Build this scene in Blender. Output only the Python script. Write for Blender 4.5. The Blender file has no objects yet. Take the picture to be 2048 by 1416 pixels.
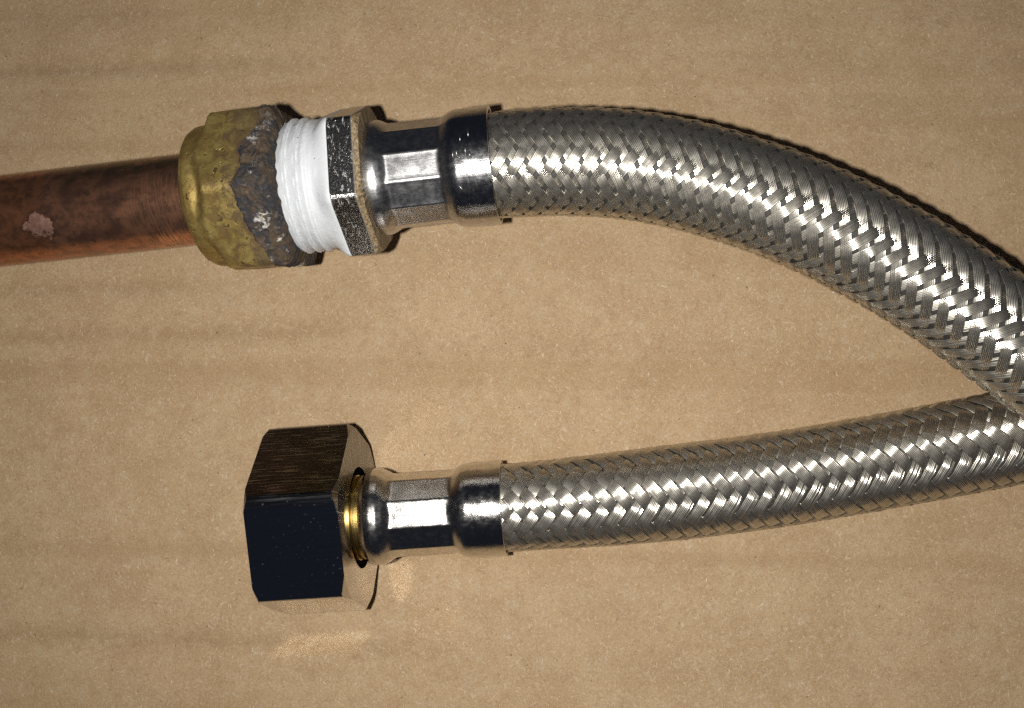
import bpy, math, random
import numpy as np
from mathutils import noise as mnoise, Vector, Matrix

random.seed(7)
rng = np.random.default_rng(7)
MM = 0.001
sc = bpy.context.scene
COL = sc.collection

# ------------------------------------------------------------------ camera
cam_d = bpy.data.cameras.new("camera")
cam = bpy.data.objects.new("camera", cam_d)
COL.objects.link(cam)
cam.location = (9.576 * MM, -12.312 * MM, 133.0 * MM)
cam.rotation_euler = (0.0923083505746406, 0.07157101155237779, 0.003307057368700937)
cam_d.sensor_fit = 'HORIZONTAL'
cam_d.sensor_width = 36.0
cam_d.lens = 36.0 * 1750.0 / 2048.0
cam_d.clip_start = 0.005
cam_d.clip_end = 20.0
sc.camera = cam

# ------------------------------------------------------------------ dark room and the phone's flash beside the lens
world = bpy.data.worlds.new("World")
sc.world = world
world.use_nodes = True
bg = world.node_tree.nodes["Background"]
bg.inputs[0].default_value = (0.42, 0.52, 0.85, 1)
bg.inputs[1].default_value = 0.024

fl_d = bpy.data.lights.new("phone_flash", 'SPOT')
fl = bpy.data.objects.new("phone_flash", fl_d)
COL.objects.link(fl)
fl.location = (cam.location.x - 8.5 * MM, cam.location.y - 0.8 * MM, cam.location.z)
fl_d.energy = 0.86
fl_d.color = (1.0, 0.98, 0.955)
fl_d.shadow_soft_size = 1.3 * MM
fl_d.spot_size = math.radians(178)
fl_d.spot_blend = 0.4
aim = Vector((-0.045, -0.055, 0.0))
fl.rotation_euler = (aim - fl.location).to_track_quat('-Z', 'Y').to_euler()

vs = sc.view_settings
vs.view_transform = 'Standard'
vs.look = 'None'
vs.exposure = 0.0
vs.gamma = 1.0
vs.use_curve_mapping = False
sc.render.engine = 'CYCLES'
sc.cycles.use_denoising = False
sc.cycles.blur_glossy = 0.15
sc.cycles.sample_clamp_indirect = 2.5
sc.cycles.use_guiding = True
sc.cycles.guiding_training_samples = 128
sc.cycles.surface_guiding_probability = 0.5
sc.cycles.max_bounces = 6
sc.cycles.glossy_bounces = 4
sc.cycles.adaptive_threshold = 0.015


# ------------------------------------------------------------------ helpers
class NT:
    """small builder for procedural materials"""
    def __init__(self, name):
        self.m = bpy.data.materials.new(name)
        self.m.use_nodes = True
        self.t = self.m.node_tree
        self.p = self.t.nodes["Principled BSDF"]

    def n(self, typ, **kw):
        nd = self.t.nodes.new(typ)
        for k, v in kw.items():
            setattr(nd, k, v)
        return nd

    def lk(self, a, b):
        self.t.links.new(a, b)

    def val(self, sock, v):
        if hasattr(v, 'is_output') or isinstance(v, bpy.types.NodeSocket):
            self.lk(v, sock)
        else:
            sock.default_value = v

    def coord(self, kind='Object', scale=(1, 1, 1), rot=(0, 0, 0), loc=(0, 0, 0)):
        tc = self.n('ShaderNodeTexCoord')
        mp = self.n('ShaderNodeMapping')
        mp.inputs['Scale'].default_value = scale
        mp.inputs['Rotation'].default_value = rot
        mp.inputs['Location'].default_value = loc
        self.lk(tc.outputs[kind], mp.inputs[0])
        return mp.outputs[0]

    def noise(self, vec, scale, detail=3, rough=0.55, dist=0.0):
        nd = self.n('ShaderNodeTexNoise')
        self.lk(vec, nd.inputs['Vector'])
        nd.inputs['Scale'].default_value = scale
        nd.inputs['Detail'].default_value = detail
        nd.inputs['Roughness'].default_value = rough
        nd.inputs['Distortion'].default_value = dist
        return nd.outputs['Fac']

    def vor(self, vec, scale, rnd=1.0, out='Distance'):
        nd = self.n('ShaderNodeTexVoronoi')
        self.lk(vec, nd.inputs['Vector'])
        nd.inputs['Scale'].default_value = scale
        nd.inputs['Randomness'].default_value = rnd
        return nd.outputs

    def ramp(self, fac, a, b, interp='LINEAR'):
        """0 below a, 1 above b (or reversed when a > b)"""
        nd = self.n('ShaderNodeMapRange')
        nd.interpolation_type = 'SMOOTHSTEP'
        self.lk(fac, nd.inputs[0])
        nd.inputs[1].default_value = a
        nd.inputs[2].default_value = b
        if a > b:
            nd.inputs[1].default_value, nd.inputs[2].default_value = b, a
            nd.inputs[3].default_value, nd.inputs[4].default_value = 1.0, 0.0
        return nd.outputs[0]

    def math(self, op, a, b=0.0, c=None):
        nd = self.n('ShaderNodeMath', operation=op)
        self.val(nd.inputs[0], a)
        self.val(nd.inputs[1], b)
        if c is not None:
            self.val(nd.inputs[2], c)
        return nd.outputs[0]

    def mix(self, fac, a, b):
        nd = self.n('ShaderNodeMix', data_type='RGBA')
        self.val(nd.inputs[0], fac)
        for s, v in ((nd.inputs[6], a), (nd.inputs[7], b)):
            if isinstance(v, tuple):
                s.default_value = (*v, 1) if len(v) == 3 else v
            else:
                self.lk(v, s)
        return nd.outputs[2]

    def bump(self, h, dist, strength=1.0, normal=None):
        nd = self.n('ShaderNodeBump')
        nd.inputs['Strength'].default_value = strength
        nd.inputs['Distance'].default_value = dist
        self.lk(h, nd.inputs['Height'])
        if normal is not None:
            self.lk(normal, nd.inputs['Normal'])
        return nd.outputs[0]

    def set(self, **kw):
        names = dict(color='Base Color', metal='Metallic', rough='Roughness', normal='Normal',
                     spec='Specular IOR Level', aniso='Anisotropic')
        for k, v in kw.items():
            s = self.p.inputs[names[k]]
            if isinstance(v, tuple):
                v = (*v, 1) if len(v) == 3 else v
            self.val(s, v)
        return self.m


def mesh_obj(name, V, F, mat, parent=None, uv=None, smooth=True, sharp=None):
    """V in millimetres, world axes; F quads/tris (array or list)."""
    V = np.asarray(V, dtype=np.float64) * MM
    q = parent
    while q is not None:
        V = V - np.array(q.location)
        q = q.parent
    me = bpy.data.meshes.new(name)
    if isinstance(F, np.ndarray):
        nv, nf, k = len(V), len(F), F.shape[1]
        me.vertices.add(nv)
        me.vertices.foreach_set('co', V.astype(np.float32).ravel())
        me.loops.add(nf * k)
        me.loops.foreach_set('vertex_index', F.astype(np.int32).ravel())
        me.polygons.add(nf)
        me.polygons.foreach_set('loop_start', np.arange(0, nf * k, k, dtype=np.int32))
        me.update(calc_edges=True)
        if uv is not None:
            ul = me.uv_layers.new(name='UVMap')
            ul.data.foreach_set('uv', np.asarray(uv)[F.ravel()].astype(np.float32).ravel())
    else:
        me.from_pydata(V.tolist(), [], F)
    me.polygons.foreach_set('use_smooth', np.full(len(me.polygons), smooth))
    if sharp is not None:
        me.set_sharp_from_angle(angle=math.radians(sharp))
    me.materials.append(mat)
    me.validate()
    o = bpy.data.objects.new(name, me)
    COL.objects.link(o)
    if parent is not None:
        o.parent = parent
    return o


def grid_faces(nr, nc, closed=False):
    i = np.arange(nr - 1)[:, None]
    j = np.arange(nc if closed else nc - 1)[None, :]
    j2 = (j + 1) % nc
    return np.stack([i * nc + j, i * nc + j2, (i + 1) * nc + j2, (i + 1) * nc + j], -1).reshape(-1, 4)


def empty(name, loc, label, cat):
    o = bpy.data.objects.new(name, None)
    o.empty_display_size = 0.01
    COL.objects.link(o)
    o.location = [c * MM for c in loc]
    o['label'] = label
    o['category'] = cat
    return o


def nz(p, f, seed=0.0):
    return mnoise.noise(Vector((p[0] * f + seed, p[1] * f - seed, p[2] * f + 2 * seed)))


nzv = np.vectorize(lambda a, b, c: mnoise.noise(Vector((a, b, c))), otypes=[float])


class Axis:
    """a straight axis; theta = 0 points up, positive towards -y"""
    def __init__(self, p_end, p_start):
        self.o = np.array(p_end, float)           # s = 0
        d = np.array(p_end, float) - np.array(p_start, float)
        self.d = d / np.linalg.norm(d)
        up = np.array([0, 0, 1.0])
        self.n1 = up - self.d * (up @ self.d)
        self.n1 /= np.linalg.norm(self.n1)
        self.n2 = np.cross(self.n1, self.d)
        if self.n2[1] > 0:
            self.n2 = -self.n2

    def loft(self, S, Rm, TH, off=None):
        """S (n,), Rm (n,m), TH (m,) -> verts, faces, uv (seam open)"""
        S = np.asarray(S, float)
        Sg = S[:, None] + (off if off is not None else np.zeros_like(Rm))
        P = (self.o + Sg[..., None] * self.d + (Rm * np.cos(TH))[..., None] * self.n1
             + (Rm * np.sin(TH))[..., None] * self.n2)
        uv = np.stack([Sg / 10, np.broadcast_to(TH, Rm.shape) * 7 / 10], -1).reshape(-1, 2)
        return P.reshape(-1, 3), grid_faces(len(S), len(TH)), uv


def theta(n, alpha=0.0):
    return alpha + np.linspace(-math.pi, math.pi, n + 1)


def rhex(TH, ap, alpha):
    a = np.mod(TH - alpha + math.pi / 6, math.pi / 3) - math.pi / 6
    return ap / np.cos(a)


def rsoft(TH, ap, alpha, p, n=6):
    """polygon with rounded corners"""
    k = np.arange(n) * 2 * math.pi / n + alpha
    c = np.clip(np.cos(TH[:, None] - k[None, :]), 0, None) / ap
    return (c ** p).sum(1) ** (-1.0 / p)


def sstep(x, a, b):
    t = np.clip((x - a) / (b - a), 0, 1)
    return t * t * (3 - 2 * t)


# ------------------------------------------------------------------ materials
def mat_cardboard():
    m = NT('kraft_cardboard')
    v = m.coord('Object', (1000, 1000, 1000))              # millimetres
    base = m.noise(v, 0.10, 4, 0.6)
    mid = m.noise(v, 0.55, 4, 0.6, 0.4)
    fine = m.noise(v, 2.6, 3, 0.7, 0.8)
    col = m.mix(m.ramp(base, 0.36, 0.64), (0.385, 0.258, 0.136), (0.432, 0.300, 0.165))
    col = m.mix(m.math('MULTIPLY', m.ramp(mid, 0.48, 0.72), 0.55), col, (0.325, 0.208, 0.116))
    col = m.mix(m.math('MULTIPLY', m.ramp(mid, 0.47, 0.30), 0.55), col, (0.430, 0.335, 0.215))
    col = m.mix(m.math('MULTIPLY', m.ramp(fine, 0.52, 0.70), 0.45), col, (0.26, 0.165, 0.08))
    col = m.mix(m.math('MULTIPLY', m.ramp(fine, 0.48, 0.30), 0.60), col, (0.54, 0.425, 0.30))
    # glue lines of the flutes: browner, broken up
    vg = m.coord('Object', (14, 1000, 1000), (0, 0, math.radians(-0.4)))
    st = m.noise(vg, 0.11, 2, 0.5, 0.0)
    col = m.mix(m.math('MULTIPLY', m.ramp(st, 0.52, 0.68), 0.42), col, (0.31, 0.195, 0.092))
    at = m.n('ShaderNodeAttribute', attribute_name='glue')
    col = m.mix(m.math('MULTIPLY', m.math('MULTIPLY', at.outputs['Fac'], m.ramp(mid, 0.25, 0.55)), 0.42), col, (0.27, 0.165, 0.078))
    # fibres, pale and dark, lying in several directions
    for k, (ang, sc_, thr, rare, colr, amt) in enumerate((
            (25, 0.95, 0.085, 0.45, (0.66, 0.53, 0.39), 0.8),
            (80, 0.85, 0.085, 0.45, (0.66, 0.54, 0.40), 0.8),
            (130, 0.9, 0.09, 0.42, (0.65, 0.52, 0.38), 0.8),
            (55, 0.8, 0.09, 0.30, (0.16, 0.095, 0.05), 0.6),
            (160, 0.8, 0.085, 0.30, (0.18, 0.11, 0.055), 0.6),
            )):
        vr = m.coord('Object', (1000, 1000, 1000), (0, 0, math.radians(ang)), (k * 31.7, k * 13.1, 0))
        wob = m.n('ShaderNodeTexNoise')
        m.lk(vr, wob.inputs['Vector'])
        wob.inputs['Scale'].default_value = 0.9
        add = m.n('ShaderNodeVectorMath', operation='MULTIPLY_ADD')
        m.lk(wob.outputs['Color'], add.inputs[0])
        add.inputs[1].default_value = (0.7, 0.7, 0)
        m.lk(vr, add.inputs[2])
        mp = m.n('ShaderNodeMapping')
        mp.inputs['Scale'].default_value = (0.22, 1.55, 0.001)
        m.lk(add.outputs[0], mp.inputs[0])
        o = m.vor(mp.outputs[0], sc_ * 2.0)
        sep = m.n('ShaderNodeSeparateColor')
        m.lk(o['Color'], sep.inputs[0])
        pick = m.ramp(sep.outputs[0], rare, rare - 0.02)
        f = m.math('MULTIPLY', m.ramp(o['Distance'], thr * 2.0, thr * 0.7), pick)
        col = m.mix(m.math('MULTIPLY', f, amt), col, colr)
    # specks: dark, white, a few red
    for k, (s, thr, rare, colr, amt) in enumerate((
            (0.60, 0.075, 0.40, (0.10, 0.065, 0.04), 0.8), (0.20, 0.050, 0.30, (0.03, 0.03, 0.032), 0.9),
            (0.62, 0.085, 0.40, (0.66, 0.58, 0.46), 0.7), (0.17, 0.045, 0.35, (0.78, 0.75, 0.68), 0.85),
            (0.095, 0.030, 0.45, (0.40, 0.07, 0.04), 0.7), (0.05, 0.018, 0.4, (0.09, 0.04, 0.14), 0.9))):
        vr = m.coord('Object', (1000, 1000, 1), (0, 0, 0.4 * k), (k * 17.3 + 4, k * 9.7, k * 3.0))
        wob = m.n('ShaderNodeTexNoise')
        m.lk(vr, wob.inputs['Vector'])
        wob.inputs['Scale'].default_value = 3.5
        wob.inputs['Detail'].default_value = 1.0
        add = m.n('ShaderNodeVectorMath', operation='MULTIPLY_ADD')
        m.lk(wob.outputs['Color'], add.inputs[0])
        add.inputs[1].default_value = (0.45, 0.45, 0)
        m.lk(vr, add.inputs[2])
        o = m.vor(add.outputs[0], s)
        sep = m.n('ShaderNodeSeparateColor')
        m.lk(o['Color'], sep.inputs[0])
        pick = m.math('LESS_THAN', sep.outputs[1], rare)
        size = m.math('MULTIPLY', sep.outputs[2], thr)
        f = m.math('MULTIPLY', m.math('LESS_THAN', o['Distance'], size), pick)
        col = m.mix(m.math('MULTIPLY', f, amt), col, colr)
    fine2 = m.noise(v, 5.5, 2, 0.6, 0.3)
    col = m.mix(m.math('MULTIPLY', m.ramp(fine2, 0.5, 0.68), 0.28), col, (0.24, 0.15, 0.08))
    col = m.mix(m.math('MULTIPLY', m.ramp(fine2, 0.5, 0.32), 0.30), col, (0.58, 0.46, 0.32))
    hb = m.noise(v, 2.2, 4, 0.65, 0.6)
    nrm = m.bump(hb, 0.10 * MM, 1.0)
    return m.set(color=col, rough=0.72, spec=0.25, normal=nrm)


def mat_steel_wire():
    m = NT('stainless_wire')
    v = m.coord('Object', (1000, 1000, 1000))
    n = m.noise(v, 0.8, 3)
    dirt = m.noise(v, 3.0, 2)
    col = m.mix(n, (0.58, 0.54, 0.46), (0.68, 0.65, 0.58))
    col = m.mix(m.math('MULTIPLY', m.ramp(dirt, 0.5, 0.7), 0.5), col, (0.38, 0.34, 0.25))
    oi = m.n('ShaderNodeObjectInfo')
    rr = m.math('MULTIPLY_ADD', oi.outputs['Random'], 0.08, m.math('MULTIPLY_ADD', n, 0.10, 0.11))
    col = m.mix(m.math('MULTIPLY', oi.outputs['Random'], 0.25), col, (0.42, 0.38, 0.30))
    m.set(color=col, metal=1.0, rough=rr)
    # drawn wire: a bright core lobe over a dull scratched one
    p2 = m.n('ShaderNodeBsdfPrincipled')
    m.lk(col, p2.inputs['Base Color'])
    p2.inputs['Metallic'].default_value = 1.0
    p2.inputs['Roughness'].default_value = 0.56
    mx = m.n('ShaderNodeMixShader')
    mx.inputs[0].default_value = 0.24
    m.lk(m.p.outputs[0], mx.inputs[1])
    m.lk(p2.outputs[0], mx.inputs[2])
    out = [q for q in m.t.nodes if q.type == 'OUTPUT_MATERIAL'][0]
    m.lk(mx.outputs[0], out.inputs[0])
    return m.m


def mat_ferrule(name, matte, tint):
    m = NT(name)
    v = m.coord('UV', (10, 10, 10))
    lines = m.noise(m.coord('UV', (2.5, 60, 1)), 1.0, 3, 0.6)
    fine = m.noise(v, 9.0, 3, 0.7)
    blot = m.noise(v, 1.1, 4, 0.7)
    col = m.mix(m.ramp(blot, 0.4, 0.7), tint, tuple(c * 0.8 for c in tint))
    r = m.math('MULTIPLY_ADD', m.ramp(blot, 0.35, 0.7), 0.10, matte)
    r = m.math('MULTIPLY_ADD', fine, 0.08, r)
    tc = m.n('ShaderNodeTexCoord')
    sx = m.n('ShaderNodeSeparateXYZ')
    m.lk(tc.outputs['UV'], sx.inputs[0])
    r = m.math('SUBTRACT', r, m.math('MULTIPLY', m.ramp(sx.outputs[0], -0.55, -0.45), matte * 0.45))   # the sleeve is polished
    h = m.math('ADD', m.math('MULTIPLY', lines, 0.6), m.math('MULTIPLY', fine, 0.7))
    return m.set(color=col, metal=1.0, rough=r, normal=m.bump(h, 0.014 * MM, 1.0))


def mat_chrome():
    m = NT('chrome_plate')
    v = m.coord('UV', (10, 10, 10))
    lines = m.noise(m.coord('UV', (2.0, 70, 1)), 1.0, 3, 0.6)
    vs_ = m.coord('UV', (7, 40, 1), (0, 0, 0.5))
    sc1 = m.vor(vs_, 0.55)
    sep = m.n('ShaderNodeSeparateColor')
    m.lk(sc1['Color'], sep.inputs[0])
    nick = m.math('MULTIPLY', m.ramp(sc1['Distance'], 0.16, 0.05), m.math('LESS_THAN', sep.outputs[0], 0.03))
    wear = m.math('MULTIPLY', m.ramp(m.noise(m.coord('UV', (5, 14, 1), (0, 0, 0.9)), 2.6, 4, 0.7), 0.60, 0.74), 0.28)
    rough = m.math('ADD', m.math('MULTIPLY', nick, 0.3), m.math('MULTIPLY_ADD', lines, 0.10, 0.04))
    rough = m.math('ADD', rough, wear)
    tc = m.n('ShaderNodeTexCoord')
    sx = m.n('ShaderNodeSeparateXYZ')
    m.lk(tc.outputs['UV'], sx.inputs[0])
    scuff_dark_refl = m.ramp(sx.outputs[1], -0.12, -0.24)              # one flat: brushed bumps, with the room's dark reflection painted into its colour
    h = m.math('ADD', m.math('MULTIPLY', lines, m.math('MULTIPLY_ADD', scuff_dark_refl, 6.0, 1.0)), m.math('MULTIPLY', nick, -1.2))
    rough = m.math('MULTIPLY_ADD', scuff_dark_refl, 0.12, rough)
    return m.set(color=m.mix(scuff_dark_refl, (0.60, 0.59, 0.58), m.mix(m.ramp(lines, 0.52, 0.68), (0.11, 0.105, 0.10), (0.50, 0.49, 0.47))), metal=1.0, rough=rough, normal=m.bump(h, 0.008 * MM, 1.0))


def mat_hex():
    m = NT('nickel_hex_with_tape_crumbs')
    v = m.coord('UV', (10, 10, 10))
    v2 = m.coord('UV', (16, 8, 1))
    a = m.noise(v2, 1.5, 4, 0.75, 0.6)
    b = m.noise(v, 0.35, 2)
    crumbs = m.math('MULTIPLY', m.ramp(a, 0.575, 0.635), m.ramp(b, 0.36, 0.5))
    tc = m.n('ShaderNodeTexCoord')
    sx = m.n('ShaderNodeSeparateXYZ')
    m.lk(tc.outputs['UV'], sx.inputs[0])
    dirt = m.math('MULTIPLY', m.ramp(sx.outputs[0], -1.635, -1.60), m.ramp(m.noise(v, 2.2, 4, 0.7), 0.22, 0.48))
    grain = m.ramp(m.noise(v, 3.2, 4, 0.7), 0.35, 0.65)
    col = m.mix(crumbs, (0.42, 0.40, 0.37), (0.36, 0.36, 0.34))
    col = m.mix(dirt, col, m.mix(grain, (0.07, 0.045, 0.02), (0.32, 0.23, 0.12)))
    dm = m.math('MAXIMUM', crumbs, dirt)
    met = m.math('SUBTRACT', 1.0, m.math('MULTIPLY', dm, 0.95))
    rough = m.math('MULTIPLY_ADD', dm, 0.45, 0.24)
    h = m.math('ADD', m.math('MULTIPLY', dm, 1.0), m.math('MULTIPLY', grain, 0.3))
    return m.set(color=col, metal=met, rough=rough, normal=m.bump(h, 0.05 * MM, 1.0))


def mat_brass_old():
    m = NT('tarnished_cast_brass')
    v = m.coord('Object', (1000, 1000, 1000))
    big = m.noise(v, 0.16, 4, 0.6, 0.3)
    med = m.noise(v, 0.7, 5, 0.65, 0.5)
    fine = m.noise(v, 5.0, 3, 0.7)
    pits = m.math('MULTIPLY', m.ramp(m.noise(v, 1.7, 1, 0.4), 0.66, 0.72), m.ramp(m.noise(v, 0.22, 2), 0.48, 0.56))
    col = m.mix(m.ramp(big, 0.35, 0.65), (0.30, 0.205, 0.06), (0.42, 0.31, 0.10))
    col = m.mix(m.math('MULTIPLY', m.ramp(med, 0.47, 0.60), 0.85), col, (0.15, 0.092, 0.032))
    col = m.mix(m.math('MULTIPLY', m.ramp(med, 0.45, 0.33), 0.5), col, (0.56, 0.45, 0.17))
    col = m.mix(m.math('MULTIPLY', pits, 0.8), col, (0.09, 0.055, 0.025))
    spk = m.math('MULTIPLY', m.ramp(fine, 0.54, 0.68), 0.75)
    col = m.mix(spk, col, (0.12, 0.075, 0.03))
    tc = m.n('ShaderNodeTexCoord')
    sx = m.n('ShaderNodeSeparateXYZ')
    m.lk(tc.outputs['UV'], sx.inputs[0])
    stain = m.ramp(m.math('ADD', sx.outputs[0], m.math('MULTIPLY', m.math('SUBTRACT', med, 0.5), 1.1)), -3.30, -2.98)
    col = m.mix(m.math('MULTIPLY', stain, 0.75), col, (0.085, 0.058, 0.034))
    met = m.math('SUBTRACT', 0.72, m.math('MULTIPLY', m.math('MAXIMUM', stain, m.ramp(med, 0.5, 0.68)), 0.35))
    rough = m.math('MULTIPLY_ADD', med, 0.25, 0.36)
    h = m.math('ADD', m.math('MULTIPLY', med, 1.0), m.math('MULTIPLY', fine, 0.30))
    h = m.math('SUBTRACT', h, m.math('MULTIPLY', pits, 2.0))
    return m.set(color=col, metal=met, rough=rough, normal=m.bump(h, 0.055 * MM, 1.0))


def mat_brass_new():
    m = NT('bright_brass')
    n = m.noise(m.coord('UV', (40, 4, 1)), 1.0, 3)
    return m.set(color=(0.50, 0.35, 0.12), metal=1.0, rough=m.math('MULTIPLY_ADD', n, 0.2, 0.2))


def mat_copper():
    m = NT('tarnished_copper')
    v = m.coord('UV', (10, 10, 10))
    big = m.noise(m.coord('UV', (4.0, 5.0, 1)), 1.0, 4, 0.6, 0.2)
    med = m.noise(v, 0.75, 5, 0.65, 0.2)
    ring = m.noise(m.coord('UV', (42, 3, 1), (0, 0, 0.25)), 1.0, 4, 0.7)
    streak = m.noise(m.coord('UV', (3, 45, 1)), 1.0, 3, 0.6)
    tc = m.n('ShaderNodeTexCoord')
    sx = m.n('ShaderNodeSeparateXYZ')
    m.lk(tc.outputs['UV'], sx.inputs[0])
    u = sx.outputs[0]
    vv = sx.outputs[1]
    col = m.mix(m.ramp(big, 0.38, 0.62), (0.29, 0.145, 0.095), (0.50, 0.23, 0.13))
    col = m.mix(m.math('MULTIPLY', m.ramp(med, 0.52, 0.66), 0.7), col, (0.15, 0.095, 0.07))
    # olive tarnish on the side away from the bench
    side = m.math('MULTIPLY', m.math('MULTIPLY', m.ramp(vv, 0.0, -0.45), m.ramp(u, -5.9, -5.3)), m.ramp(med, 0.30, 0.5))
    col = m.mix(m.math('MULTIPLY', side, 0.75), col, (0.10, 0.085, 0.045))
    # old jointing stain band and the lighter pipe beyond it
    edge = m.math('ADD', u, m.math('MULTIPLY', m.math('SUBTRACT', med, 0.5), 0.9))
    beyond = m.ramp(edge, -5.80, -5.86)
    col = m.mix(m.math('MULTIPLY', beyond, 0.85), col, m.mix(m.ramp(med, 0.42, 0.6), (0.52, 0.21, 0.10), (0.30, 0.13, 0.07)))
    # scoured rings next to the fitting
    near = m.math('MULTIPLY', m.math('MULTIPLY', m.ramp(u, -4.9, -4.2), m.ramp(vv, -0.35, 0.0)), m.ramp(ring, 0.44, 0.62))
    col = m.mix(m.math('MULTIPLY', near, 0.9), col, (0.80, 0.40, 0.22))
    # bare metal flake
    du = m.math('SUBTRACT', u, -5.83)
    dv = m.math('SUBTRACT', vv, 0.29)
    dd = m.math('SQRT', m.math('ADD', m.math('MULTIPLY', du, du), m.math('MULTIPLY', m.math('MULTIPLY', dv, dv), 1.3)))
    fk = m.math('ADD', dd, m.math('MULTIPLY', m.math('SUBTRACT', m.noise(v, 0.9, 3, 0.6), 0.5), 0.40))
    flake = m.ramp(fk, 0.20, 0.14)
    col = m.mix(m.math('MULTIPLY', m.ramp(streak, 0.5, 0.68), 0.3), col, (0.46, 0.24, 0.15))
    rim = m.math('MULTIPLY', m.ramp(fk, 0.235, 0.19), m.math('SUBTRACT', 1.0, flake))
    col = m.mix(m.math('MULTIPLY', rim, 0.6), col, (0.11, 0.06, 0.04))
    fl2 = m.noise(v, 1.6, 4, 0.7)
    col = m.mix(flake, col, m.mix(m.ramp(fl2, 0.40, 0.62), (0.66, 0.34, 0.24), (0.90, 0.52, 0.40)))
    rough = m.math('MULTIPLY_ADD', big, 0.20, 0.21)
    rough = m.math('SUBTRACT', rough, m.math('MULTIPLY', near, 0.10))
    rough = m.math('ADD', rough, m.math('MULTIPLY', flake, 0.06))
    h = m.math('ADD', m.math('MULTIPLY', ring, m.ramp(u, -5.2, -4.2)), m.math('MULTIPLY', streak, 0.35))
    h = m.math('SUBTRACT', h, m.math('MULTIPLY', flake, m.math('MULTIPLY_ADD', fl2, 1.2, 0.3)))
    h = m.math('ADD', h, m.math('MULTIPLY', med, 0.8))
    return m.set(color=col, metal=0.92, rough=rough, normal=m.bump(h, 0.03 * MM, 1.0))


def mat_tape():
    m = NT('white_thread_tape')
    v = m.coord('Object', (1000, 1000, 1000))
    n = m.noise(v, 1.2, 4, 0.6, 0.8)
    o = m.vor(v, 0.55)
    sep = m.n('ShaderNodeSeparateColor')
    m.lk(o['Color'], sep.inputs[0])
    spk = m.math('MULTIPLY', m.math('LESS_THAN', o['Distance'], m.math('MULTIPLY', sep.outputs[2], 0.085)),
                 m.math('LESS_THAN', sep.outputs[0], 0.7))
    col = m.mix(spk, m.mix(n, (0.50, 0.515, 0.52), (0.57, 0.585, 0.59)), (0.12, 0.11, 0.10))
    return m.set(color=col, rough=0.42, spec=0.4, normal=m.bump(n, 0.10 * MM, 0.8))


def mat_crust():
    m = NT('old_jointing_crust')
    v = m.coord('Object', (1000, 1000, 1000))
    a = m.noise(v, 0.42, 4, 0.65, 0.5)
    b = m.noise(v, 1.5, 5, 0.7, 0.7)
    c = m.noise(v, 0.30, 3, 0.6, 0.3)
    col = m.mix(m.ramp(a, 0.42, 0.58), (0.030, 0.029, 0.031), (0.072, 0.050, 0.032))
    col = m.mix(m.math('MULTIPLY', m.ramp(b, 0.54, 0.68), 0.5), col, (0.16, 0.13, 0.10))
    tc = m.n('ShaderNodeTexCoord')
    sx = m.n('ShaderNodeSeparateXYZ')
    m.lk(tc.outputs['UV'], sx.inputs[0])
    chalk = m.math('MULTIPLY', m.ramp(b, 0.47, 0.62), m.ramp(c, 0.54, 0.62))
    chalk = m.math('MULTIPLY', chalk, m.math('MULTIPLY_ADD', m.ramp(sx.outputs[1], -0.5, -0.1), 0.85, 0.15))
    col = m.mix(chalk, col, (0.50, 0.47, 0.42))
    return m.set(color=col, rough=0.75, spec=0.2, normal=m.bump(b, 0.30 * MM, 1.0))


def mat_rubber():
    m = NT('black_inner_tube')
    n = m.noise(m.coord('Object', (1000, 1000, 1000)), 2.0, 2)
    return m.set(color=m.mix(n, (0.018, 0.017, 0.015), (0.035, 0.032, 0.027)), rough=0.6)


M_CARD = mat_cardboard()
M_WIRE = mat_steel_wire()
M_FERR_OLD = mat_ferrule('stainless_ferrule_worn', 0.21, (0.52, 0.51, 0.50))
M_FERR_NEW = mat_ferrule('stainless_ferrule_bright', 0.13, (0.66, 0.63, 0.58))
M_STAMP = mat_ferrule('worn_stamp_steel', 0.55, (0.40, 0.39, 0.37))
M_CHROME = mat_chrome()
M_HEX = mat_hex()
M_BRASS = mat_brass_old()
M_BRASS2 = mat_brass_new()
M_COPPER = mat_copper()
M_TAPE = mat_tape()
M_CRUST = mat_crust()
M_RUBBER = mat_rubber()

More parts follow.
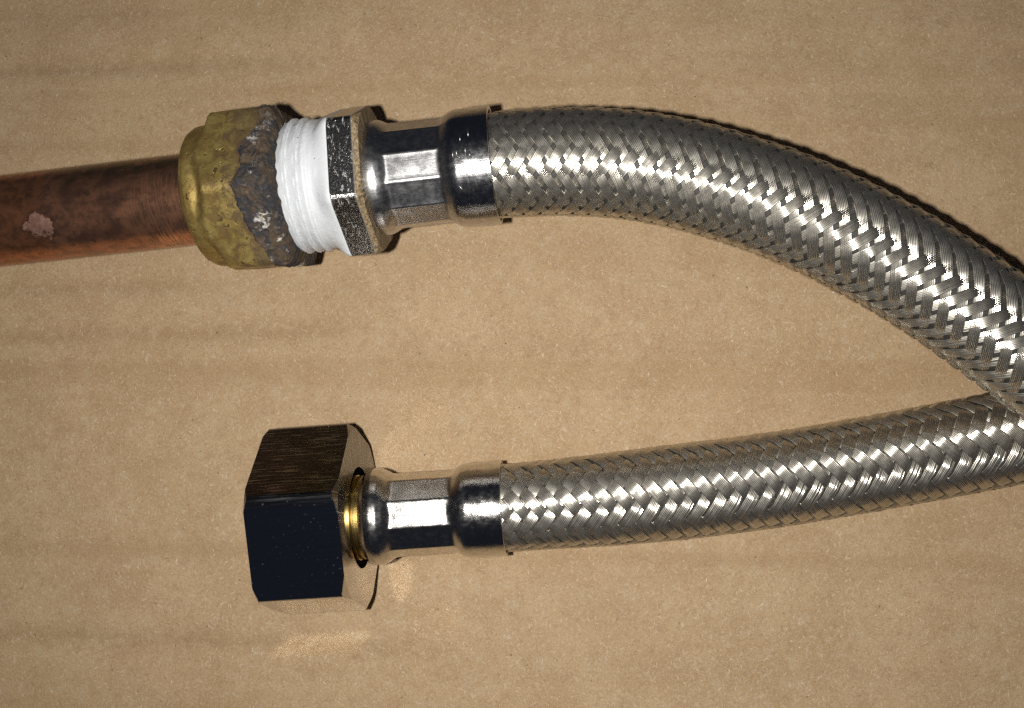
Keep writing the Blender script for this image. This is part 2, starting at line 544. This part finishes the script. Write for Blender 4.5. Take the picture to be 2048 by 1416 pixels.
# ------------------------------------------------------------------ cardboard
def cardboard():
    xs = np.arange(-150, 150.1, 2.5)
    ys = np.arange(-115, 115.1, 0.35)
    X, Y = np.meshgrid(xs, ys)
    Yr = Y + X * 0.022
    amp = 0.035 + 0.11 * np.clip(nzv(X * 0.018 + 3, Yr * 0.035, 0.0 * X) + 0.15, 0, 1)
    ph = 2 * math.pi * (Yr + 0.4 * nzv(X * 0.02, Y * 0.02, 0 * X + 7)) / 7.4
    Z = amp * (np.cos(ph) * 0.6 + 0.4 * np.cos(ph) ** 3) - 0.25 + 0.35 * nzv(X * 0.008, Y * 0.012, 0 * X + 3)
    glue = np.zeros_like(X)                       # brown glue line soaked through along the pressed flutes
    # a few pressed creases along the flutes: (y at x = 0, slope, x from, x to, depth, half width)
    for y0, sl, xa, xb, dp, hw in ((4.9, 0.02, -150, -12, 0.34, 1.5), (12.6, 0.02, -150, -40, 0.24, 1.4), (-45.2, -0.018, -150, -5, 0.30, 1.6),
                                   (48.5, 0.01, -150, -30, 0.26, 1.6), (1.0, 0.0, -30, 60, 0.14, 1.6), (-33.0, 0.02, -150, -60, 0.15, 1.4)):
        d = (Y - (y0 + sl * X)) / hw
        g = np.exp(-d * d) * sstep(X, xa - 1, xa + 12) * (1 - sstep(X, xb - 22, xb))
        Z -= dp * g
        glue = np.maximum(glue, g * dp / 0.34)
    top = np.stack([X, Y, Z], -1).reshape(-1, 3)
    nr, nc = X.shape
    F = grid_faces(nr, nc)
    n0 = len(top)
    # thickness: walls and a flat underside
    loop = ([j for j in range(nc)] + [i * nc + nc - 1 for i in range(1, nr)]
            + [(nr - 1) * nc + j for j in range(nc - 2, -1, -1)] + [i * nc for i in range(nr - 2, 0, -1)])
    low = top[loop].copy()
    low[:, 2] = -4.0
    V = np.vstack([top, low])
    k = len(loop)
    side = np.array([[loop[(i + 1) % k], loop[i], n0 + i, n0 + (i + 1) % k] for i in range(k)])
    V = np.vstack([V, [[0, 0, -4.0]]])
    # underside as triangles folded into quads
    fan = np.array([[n0 + i, len(V) - 1, len(V) - 1, n0 + (i + 1) % k] for i in range(k)])
    F = np.vstack([F, side])
    o = mesh_obj('cardboard_sheet', V, F, M_CARD, sharp=40)
    ga = o.data.attributes.new('glue', 'FLOAT', 'POINT')
    gv = np.zeros(len(o.data.vertices), dtype=np.float32)
    gv[:n0] = glue.ravel()
    ga.data.foreach_set('value', gv)
    o['kind'] = 'structure'
    o['label'] = 'plain brown corrugated cardboard sheet lying under both hoses'
    return o


cardboard()


# ------------------------------------------------------------------ braided hose
def spline(P, n=600):
    """dense natural cubic through P by chord length, then even arc length"""
    P = np.asarray(P, float)
    t = np.concatenate([[0], np.cumsum(np.linalg.norm(np.diff(P, axis=0), axis=1))])
    N = len(P)
    h = np.diff(t)
    A = np.zeros((N, N))
    B = np.zeros((N, 3))
    A[0, 0] = A[-1, -1] = 1
    for i in range(1, N - 1):
        A[i, i - 1], A[i, i], A[i, i + 1] = h[i - 1], 2 * (h[i - 1] + h[i]), h[i]
        B[i] = 6 * ((P[i + 1] - P[i]) / h[i] - (P[i] - P[i - 1]) / h[i - 1])
    Mm = np.linalg.solve(A, B)
    q = np.linspace(0, t[-1], n * 3)
    k = np.clip(np.searchsorted(t, q, side='right') - 1, 0, N - 2)
    a, b, hh = (t[k + 1] - q)[:, None], (q - t[k])[:, None], h[k][:, None]
    C = (Mm[k] * a ** 3 / (6 * hh) + Mm[k + 1] * b ** 3 / (6 * hh)
         + (P[k] / hh - Mm[k] * hh / 6) * a + (P[k + 1] / hh - Mm[k + 1] * hh / 6) * b)
    L = np.concatenate([[0], np.cumsum(np.linalg.norm(np.diff(C, axis=0), axis=1))])
    g = np.linspace(0, L[-1], n)
    return np.stack([np.interp(g, L, C[:, i]) for i in range(3)], -1), g


class Hose:
    def __init__(self, P, rad):
        self.C, self.g = spline(P)
        T = np.gradient(self.C, self.g, axis=0)
        T /= np.linalg.norm(T, axis=1)[:, None]
        U = np.zeros_like(T)
        u = np.array([0, 0, 1.0])
        for i in range(len(T)):                       # parallel transport, up to down
            u = u - T[i] * (u @ T[i])
            u /= np.linalg.norm(u)
            U[i] = u
        self.T, self.U = T, U
        self.W = np.cross(U, T)                        # towards -y for a hose running +x
        self.L = self.g[-1]
        self.rad = rad

    def at(self, s, th, r):
        """r is added to the local radius"""
        s = np.asarray(s)
        f = lambda A: np.stack([np.interp(s, self.g, A[:, i]) for i in range(3)], -1)
        c, u, w = f(self.C), f(self.U), f(self.W)
        ext = np.clip(s, None, 0)[..., None] * self.T[0] + np.clip(s - self.L, 0, None)[..., None] * self.T[-1]
        rr = (self.rad(s) + r)[..., None]
        return c + ext + rr * (np.cos(th)[..., None] * u + np.sin(th)[..., None] * w)


def braid(parent, hose, n, tanb, wires, width, amp, wire_h, seed, R0, ph):
    rg = np.random.default_rng(seed)
    beta = math.atan(tanb)
    k = tanb / R0
    s0, s1 = -1.2, hose.L
    step = 0.36
    # inner tube: the part that carries the strands
    S = np.arange(s0, s1, 0.8)
    TH = theta(40)
    Sg, Tg = np.meshgrid(S, TH, indexing='ij')
    P = hose.at(Sg, Tg, np.full(Sg.shape, -amp - 0.16))
    tube = mesh_obj('hose_tube', P.reshape(-1, 3), grid_faces(len(S), len(TH)), M_RUBBER, parent)
    Sc = np.arange(s0, s1, step)
    wq = []
    prof = []
    for a in range(wires):
        for b in (0.0, 0.25, 0.5, 0.75):
            wq.append((a + b) / wires - 0.5)
            prof.append({0.0: 0.0, 0.25: 0.78, 0.5: 1.0, 0.75: 0.78}[b])
    wq.append(0.5)
    prof.append(0.0)
    wq = np.array(wq) * width
    prof = np.array(prof) * wire_h
    nW = len(wq)
    F = grid_faces(len(Sc), nW)
    for sgn in (1, -1):
        for i in range(n):
            th0 = 2 * math.pi * i / n
            jit = 0.05 * np.sin(Sc * 0.35 + rg.uniform(0, 6.3)) + rg.normal(0, 0.03)
            wj = np.repeat(rg.normal(0, 0.016, wires), 4)
            wj = np.append(wj, 0)
            narrow = 1.0 + 0.05 * np.sin(Sc * 0.6 + rg.uniform(0, 6.3))
            W = wq[None, :] * narrow[:, None] + jit[:, None]
            sg = Sc[:, None] - sgn * W * math.sin(beta)
            thc = th0 + sgn * k * Sc
            th = thc[:, None] + W * math.cos(beta) / R0
            other = (th + sgn * k * sg) * n / (2 * math.pi)     # index of the strand crossing here
            u = i + other
            c = np.cos(2 * math.pi * (u - 0.5 + ph) / 4)
            h = sgn * amp * np.tanh(1.2 * c) / math.tanh(1.2)
            h = h + 0.055 * np.clip(sgn * c + 0.25, 0, 1) * np.cos(2 * math.pi * (u + ph))
            crown = -0.09 * np.abs(2 * wq / width) ** 3
            wave = 0.012 * np.sin(Sc[:, None] * 1.3 + np.repeat(rg.uniform(0, 6.3, wires + 1), 4)[None, :nW])
            r = h + prof[None, :] + wj[None, :] + crown[None, :] + wave + 0.02 * rg.normal()
            sg2 = np.maximum(sg, s0)
            P = hose.at(sg2, th, r)
            mesh_obj('wire_strand', P.reshape(-1, 3), F if sgn > 0 else F[:, ::-1].copy(), M_WIRE, tube)
    return tube


# ------------------------------------------------------------------ crimped ferrule
def ferrule(parent, ax, prof, flats, pol, ridge, mat, rot, lip_r, lip_in, name='ferrule'):
    """prof: list of (s, r, polygonal weight) from the fitting side to the hose side"""
    TH = theta(192, rot)
    s = np.array([p[0] for p in prof])
    S = np.concatenate([np.arange(s[0], s[-1], 0.12), [s[-1]]])
    r = np.interp(S, s, [p[1] for p in prof])
    w = np.interp(S, s, [p[2] for p in prof])
    ker = np.array([1, 2, 3, 2, 1]) / 9.0
    r2 = np.convolve(np.pad(r, 2, mode='edge'), ker, 'valid')
    r2[-6:] = r[-6:]
    a = 2 * math.pi / flats
    loc = np.mod(TH - rot + a / 2, a) - a / 2
    poly = math.cos(a / 2) ** 0.35 / np.cos(loc)
    bump_ = ridge * np.exp(-((np.abs(loc) - a / 2) / 0.035) ** 2)
    R = r2[:, None] * (1 + w[:, None] * (poly[None, :] - 1) * pol) + w[:, None] * bump_[None, :]
    n1 = nzv(S[:, None] * 0.5 + 0 * TH, 3 * np.cos(TH)[None, :] + 0 * S[:, None], 3 * np.sin(TH)[None, :] + 0 * S[:, None])
    R = R + 0.03 * n1
    # rolled end and the inside of the sleeve
    Se = np.array([S[-1] + 0.06, S[-1] + 0.06, S[-1] - 0.3, S[-1] - 2.0])
    Re = np.array([lip_r - 0.08, lip_in + 0.08, lip_in, lip_in - 0.1])
    S = np.concatenate([S, Se])
    R = np.vstack([R, np.repeat(Re[:, None], len(TH), 1)])
    V, F, uv = ax.loft(S, R, TH)
    return mesh_obj(name, V, F, mat, parent, uv=uv, sharp=50)


# ------------------------------------------------------------------ the old pipe and hose
UA = Axis((-0.54, 22.05, 24.0), (-67.52, 16.05, 22.6))
US = lambda x: (x - 990) * 0.0679
DEG = math.radians

old = empty('water_pipe_with_hose', (-30, 19, 0),
            'old steel braided hose screwed with white tape into a tarnished brass fitting on copper pipe', 'pipe')


def copper_pipe():
    r = 5.95
    TH = theta(64)
    pts = [(UA.o + UA.d * s) for s in np.linspace(US(450), US(-120), 40)]
    V, uv = [], []
    L = 0.0
    cen, dirs, ups = [], [], []
    for p in pts:
        cen.append(p)
        dirs.append(UA.d)
        ups.append(UA.n1)
    # outside the picture the pipe bends down to the bench
    bend = 17.0
    c0 = pts[-1]
    for a in np.linspace(0, 78, 14)[1:]:
        a = DEG(a)
        cen.append(c0 - UA.d * bend * math.sin(a) - UA.n1 * bend * (1 - math.cos(a)))
        dirs.append(UA.d * math.cos(a) + UA.n1 * math.sin(a))
        ups.append(UA.n1 * math.cos(a) - UA.d * math.sin(a))
    t = (cen[-1][2] - 1.0) / dirs[-1][2]
    cen.append(cen[-1] - dirs[-1] * t)
    dirs.append(dirs[-1])
    ups.append(ups[-1])
    s = US(450)
    for q, (c, d, u) in enumerate(zip(cen, dirs, ups)):
        if q:
            s -= np.linalg.norm(c - cen[q - 1])
        w = UA.n2
        ring = c + r * (np.cos(TH)[:, None] * u + np.sin(TH)[:, None] * w)
        V.append(ring)
        uv.append(np.stack([np.full(len(TH), s / 10), TH * r / 10], -1))
    mesh_obj('copper_pipe', np.vstack(V), grid_faces(len(V), len(TH)), M_COPPER, old, uv=np.vstack(uv))


copper_pipe()

BR_A = DEG(40.5)
BR_S0, BR_S1 = US(424), US(602)


def brass_r(S, TH):
    circ = np.interp(S, BR_S0 + np.array([0, .12, .45, 1.0, 1.7, 2.4, 3.4]), [7.5, 8.2, 8.75, 9.05, 9.15, 9.1, 8.9])
    hexr = rsoft(TH, 9.75, BR_A, 130)
    hexr = np.minimum(hexr, 11.0)
    w = sstep(S[:, None] + 0.5 * np.cos(6 * (TH[None, :] - BR_A)), BR_S0 + 2.2, BR_S0 + 3.7)
    R = circ[:, None] * (1 - w) + hexr[None, :] * w
    e = np.clip((S - (BR_S1 - 0.6)) / 0.6, 0, 1)
    R -= (0.5 * e ** 2)[:, None]
    return R


def brass_noise(S, TH, R):
    x, y, z = S[:, None] + 0 * R, R * np.cos(TH), R * np.sin(TH)
    return 0.045 * nzv(x * 0.28, y * 0.28, z * 0.28) + 0.03 * nzv(x * 0.9, y * 0.9, z * 0.9)


def brass_fitting():
    TH = theta(168)
    S = np.concatenate([np.linspace(BR_S0, BR_S0 + 1.2, 12), np.arange(BR_S0 + 1.35, BR_S1 - 0.7, 0.2),
                        np.linspace(BR_S1 - 0.6, BR_S1, 7)])
    R = brass_r(S, TH)
    R = R + brass_noise(S, TH, R)
    # ends
    S = np.concatenate([[BR_S0 + 0.5, BR_S0 - 0.02], S, [BR_S1 + 0.02, BR_S1 + 0.02]])
    one = np.ones((1, len(TH)))
    R = np.vstack([5.98 * one, 6.1 * one, R, 9.4 * one, 7.8 * one])
    V, F, uv = UA.loft(S, R, TH)
    mesh_obj('brass_fitting', V, F, M_BRASS, old, uv=uv, sharp=70)


brass_fitting()


def crust():
    """flaking jointing paste round the mouth of the brass fitting"""
    TH = theta(440)
    n = 46
    tab = np.array([(-180, 1.5), (-70, 1.0), (-45, 1.4), (-30, 1.7), (-22, 3.3), (-8, 3.8), (0, 3.2), (5, 3.6), (12, 4.5),
                    (25, 4.3), (30, 3.8), (38, 4.2), (50, 3.5), (62, 2.7), (75, 2.2), (95, 2.0), (180, 1.5)])
    edge = np.interp(np.degrees(TH), tab[:, 0], tab[:, 1])
    edge = np.convolve(np.pad(edge, 6, mode='edge'), np.ones(13) / 13, 'valid')
    edge = edge + np.array([0.35 * mnoise.noise(Vector((9 * math.cos(t), 9 * math.sin(t), 1.7)))
                            + 0.25 * mnoise.noise(Vector((23 * math.cos(t), 23 * math.sin(t), 9.7))) for t in TH])
    edge[-1] = edge[0]
    f = np.linspace(0, 1, n)
    rows_s, rows_r = [], []
    for q in f:
        s = BR_S1 - edge * (1 - q)
        R = np.array([brass_r(np.array([si]), np.array([t]))[0, 0] for si, t in zip(s, TH)])
        x, y, z = s, R * np.cos(TH), R * np.sin(TH)
        base = 0.045 * nzv(x * 0.28, y * 0.28, z * 0.28) + 0.03 * nzv(x * 0.9, y * 0.9, z * 0.9)
        lump = 0.22 + 0.30 * nzv(x * 0.75 + 5, y * 0.75, z * 0.75) + 0.18 * nzv(x * 2.0, y * 2.0, z * 2.0 + 4)
        th = np.clip(lump, 0.05, 0.8) * sstep(np.full_like(s, q), 0, 0.10) - 0.12 * (q < 0.01)
        rows_s.append(s)
        rows_r.append(R + base + th)
    # over the edge and down to the thread
    last = rows_r[-1]
    for q, ds in ((0.25, 0.25), (0.5, 0.45), (0.75, 0.5), (1.0, 0.35)):
        rr = last * (1 - q) + 8.0 * q
        lump = 0.22 * nzv(rr * np.cos(TH) * 1.2, rr * np.sin(TH) * 1.2, np.full_like(rr, 3.3 + q))
        rows_s.append(np.full_like(rr, BR_S1) + ds + lump)
        rows_r.append(rr)
    Sm, Rm = np.array(rows_s), np.array(rows_r)
    V, F, uv = UA.loft(np.zeros(len(Sm)), Rm, TH, off=Sm)
    mesh_obj('jointing_crust', V, F, M_CRUST, old, uv=uv)


crust()

HX_A = DEG(-2.5)
HX_S0, HX_S1, HX_AP = US(705), US(752), 8.75


def thread_tape():
    TH = theta(168, HX_A)
    s0, s1, s2 = US(585), US(668), HX_S0 - 0.02
    S = np.concatenate([np.arange(s0, s1, 0.07), np.linspace(s1, s2, 16), [s2 + 0.10]])
    hexr = rhex(TH, HX_AP, HX_A)
    hexr = np.minimum(hexr, 9.85) + 0.05
    R = np.zeros((len(S), len(TH)))
    for a, s in enumerate(S):
        ph = (s - s0) / 1.35 + TH / (2 * math.pi)
        fr = np.mod(ph, 1.0)
        ridge = 0.58 * np.where(fr < 0.82, (fr / 0.82) ** 0.8, (1 - fr) / 0.18)
        core = 8.10 + ridge * (1 - sstep(s, s1 - 1.0, s1 - 0.2)) + 0.18 * sstep(s, s1 - 1.0, s1)
        wv = 0.07 * nzv(np.full_like(TH, s * 0.8), 2.2 * np.cos(TH), 2.2 * np.sin(TH))
        wv = wv + 0.05 * nzv(np.full_like(TH, s * 2.0), 7 * np.cos(TH), 7 * np.sin(TH))
        w = sstep(s, s1, s2 - 0.05)
        R[a] = (core + wv) * (1 - w) + hexr * w
    R[-1] = hexr - 0.10
    # a rolled lip of tape where it meets the fitting
    lip = np.exp(-((S - s0 - 0.25) / 0.28) ** 2)[:, None] * (0.18 + 0.12 * np.sin(TH * 1.3 + 1))[None, :]
    R += np.clip(lip, 0, None)
    V, F, uv = UA.loft(S, R, TH)
    mesh_obj('thread_tape', V, F, M_TAPE, old, uv=uv, sharp=60)
    # a loose curled end of the tape
    pts = []
    base_t, base_s = DEG(-12), US(577)
    w = 1.3
    V = []
    for q in np.linspace(0, 1, 16):
        r = 8.66 + 0.45 * math.sin(q * math.pi) * q
        for e in (-0.5, -0.17, 0.17, 0.5):
            s = base_s + e * w * (1 - 0.6 * q) + 0.7 * q * q
            t = base_t + DEG(17) * q + 0.02 * e
            rr = r + 0.10 * math.sin(3 * e + 5 * q)
            V.append(UA.o + UA.d * s + rr * (math.cos(t) * UA.n1 + math.sin(t) * UA.n2))
    mesh_obj('loose_tape_end', np.array(V), grid_faces(16, 4), M_TAPE, old)


thread_tape()


def hex_body(name, ax, s0, s1, ap, alpha, mat, parent, slope0, slope1, face0, face1, hole0, hole1, rmax, n=384, soft=0.04):
    TH = theta(n, alpha)
    c0 = (rmax - face0) / slope0
    c1 = (rmax - face1) / slope1
    S = np.concatenate([np.arange(s0, s0 + c0, 0.05), np.linspace(s0 + c0, s1 - c1, 14), np.arange(s1 - c1 + 0.05, s1, 0.05), [s1]])
    hexr = np.minimum(rsoft(TH, ap, alpha, 110), rmax)
    cone0 = face0 + (S - s0) * slope0
    cone1 = face1 + (s1 - S) * slope1
    R = np.minimum(hexr[None, :], np.minimum(cone0, cone1)[:, None])
    one = np.ones((1, len(TH)))
    Sx = np.concatenate([[s0 + 3.0, s0 - 0.01], S, [s1 + 0.01, s1 - 3.0]])
    Rx = np.vstack([hole0 * one, hole0 * one, R, hole1 * one, hole1 * one])
    V, F, uv = ax.loft(Sx, Rx, TH)
    return mesh_obj(name, V, F, mat, parent, uv=uv, sharp=14)


hex_body('hex_collar', UA, HX_S0, HX_S1 + 0.75, HX_AP, HX_A, M_HEX, old, 3.0, 1.3, 9.6, 9.2, 7.9, 6.0, 9.95)

UF = [(US(741), 6.6, 0), (US(748), 6.95, 0), (US(758), 7.25, 0), (US(768), 7.36, 0), (US(780), 7.30, 0), (US(790), 7.0, 0.1),
      (US(797), 6.68, 0.5), (US(801), 6.56, 1), (US(893), 6.50, 1), (US(899), 6.55, 0.7), (US(908), 6.95, 0.2), (US(917), 7.3, 0.1),
      (US(927), 7.44, 0.12), (0, 7.48, 0.12)]
ferrule(old, UA, UF, 12, 0.9, 0.04, M_FERR_OLD, DEG(8), 7.48, 7.0)


def stamp_mark():
    """short raised strokes of a worn stamp on the sleeve"""
    V, F = [], []
    strokes = [(926, -18, 926, -7), (933, -20, 933, -8), (933, -8, 941, -8), (949, -21, 949, -10), (956, -13, 956, -7),
               (941, -30, 941, -24), (956, -36, 956, -28), (928, 16, 941, 26)]
    for x0, a0, x1, a1 in strokes:
        p = []
        s0, s1 = US(x0), US(x1)
        t0, t1 = DEG(a0) + 0.26, DEG(a1) + 0.26
        R = 7.5
        d = np.array([s1 - s0, (t1 - t0) * R])
        d = d / (np.linalg.norm(d) + 1e-9)
        w = np.array([-d[1], d[0]]) * 0.10
        for dr, k in ((-0.15, 1.0), (0.015, 0.5)):
            for (s, t), sg in (((s0, t0), 1), ((s0, t0), -1), ((s1, t1), -1), ((s1, t1), 1)):
                ss, tt = s + w[0] * sg * k, t + w[1] * sg * k / R
                p.append(UA.o + UA.d * ss + (R + dr) * (math.cos(tt) * UA.n1 + math.sin(tt) * UA.n2))
        b = len(V)
        V += p
        F += [[b + 4, b + 5, b + 6, b + 7], [b, b + 1, b + 5, b + 4], [b + 1, b + 2, b + 6, b + 5],
              [b + 2, b + 3, b + 7, b + 6], [b + 3, b, b + 4, b + 7]]
    mesh_obj('stamp_mark', np.array(V), F, M_STAMP, old)


stamp_mark()

UH = Hose([(-0.54, 22.05, 24.0), (7.53, 22.25, 24.2), (13.98, 21.9, 24.3), (20.24, 20.97, 24.3), (27.8, 18.94, 24.2),
           (36.67, 15.66, 24.0), (45.45, 11.4, 23.4), (54.09, 6.2, 22.7), (64.26, -1.2, 21.8), (76.09, -10.16, 20.7),
           (89.53, -18.8, 17.5), (104, -26.0, 12.0), (118, -32, 8.0)],
          lambda s: 6.50 + 0.10 * np.clip(s / 12, 0, 1))
braid(old, UH, 12, 1.58, 7, 1.36, 0.125, 0.10, 3, 6.75, 1.5)

# ------------------------------------------------------------------ the new hose
LA = Axis((-0.15, -22.26, 12.2), (-27.08, -24.23, 12.5))
LS = lambda x: (x - 1008) * 0.0696
new = empty('flexible_water_hose', (-15, -23.4, 0),
            'new steel braided hose with a large shiny chrome hex nut on its end', 'hose')

N_A = DEG(12)
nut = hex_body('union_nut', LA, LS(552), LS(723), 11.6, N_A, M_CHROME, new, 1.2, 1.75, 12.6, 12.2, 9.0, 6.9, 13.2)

# brass tail with two turned grooves inside the nut
TH = theta(96)
bs = [LS(690), LS(704), LS(708), LS(709), LS(710), LS(721), LS(722), LS(724), LS(725), LS(735), LS(737), LS(745)]
br = [5.75, 5.75, 5.75, 5.35, 5.8, 5.8, 5.35, 5.35, 5.7, 5.7, 5.2, 5.2]
V, F, uv = LA.loft(bs, np.repeat(np.array(br)[:, None], len(TH), 1), TH)
mesh_obj('brass_tail', V, F, M_BRASS2, new, uv=uv, sharp=30)

LF = [(LS(731), 5.3, 0), (LS(737), 5.9, 0), (LS(746), 6.42, 0), (LS(757), 6.6, 0), (LS(770), 6.52, 0), (LS(782), 6.1, 0.05),
      (LS(791), 5.65, 0.4), (LS(797), 5.50, 1), (LS(905), 5.45, 1), (LS(912), 5.55, 0.6), (LS(922), 6.0, 0.15), (LS(930), 6.3, 0.05),
      (LS(938), 6.4, 0.0), (0, 6.42, 0.0)]
ferrule(new, LA, LF, 10, 0.95, 0.0, M_FERR_NEW, DEG(-4), 6.42, 6.1)

LH = Hose([(-0.15, -22.26, 12.2), (12.98, -21.15, 11.0), (23.03, -20.13, 9.6), (33.15, -18.89, 8.3), (46.38, -16.84, 7.2),
           (57.69, -14.71, 7.0), (68.16, -12.6, 7.0), (84.83, -9.3, 7.0), (101.2, -6.6, 7.0), (118, -4.2, 7.0)],
          lambda s: 5.72 + 0.58 * sstep(s, 0, 26))
braid(new, LH, 12, 1.50, 8, 1.66, 0.15, 0.08, 11, 6.4, 2.04)
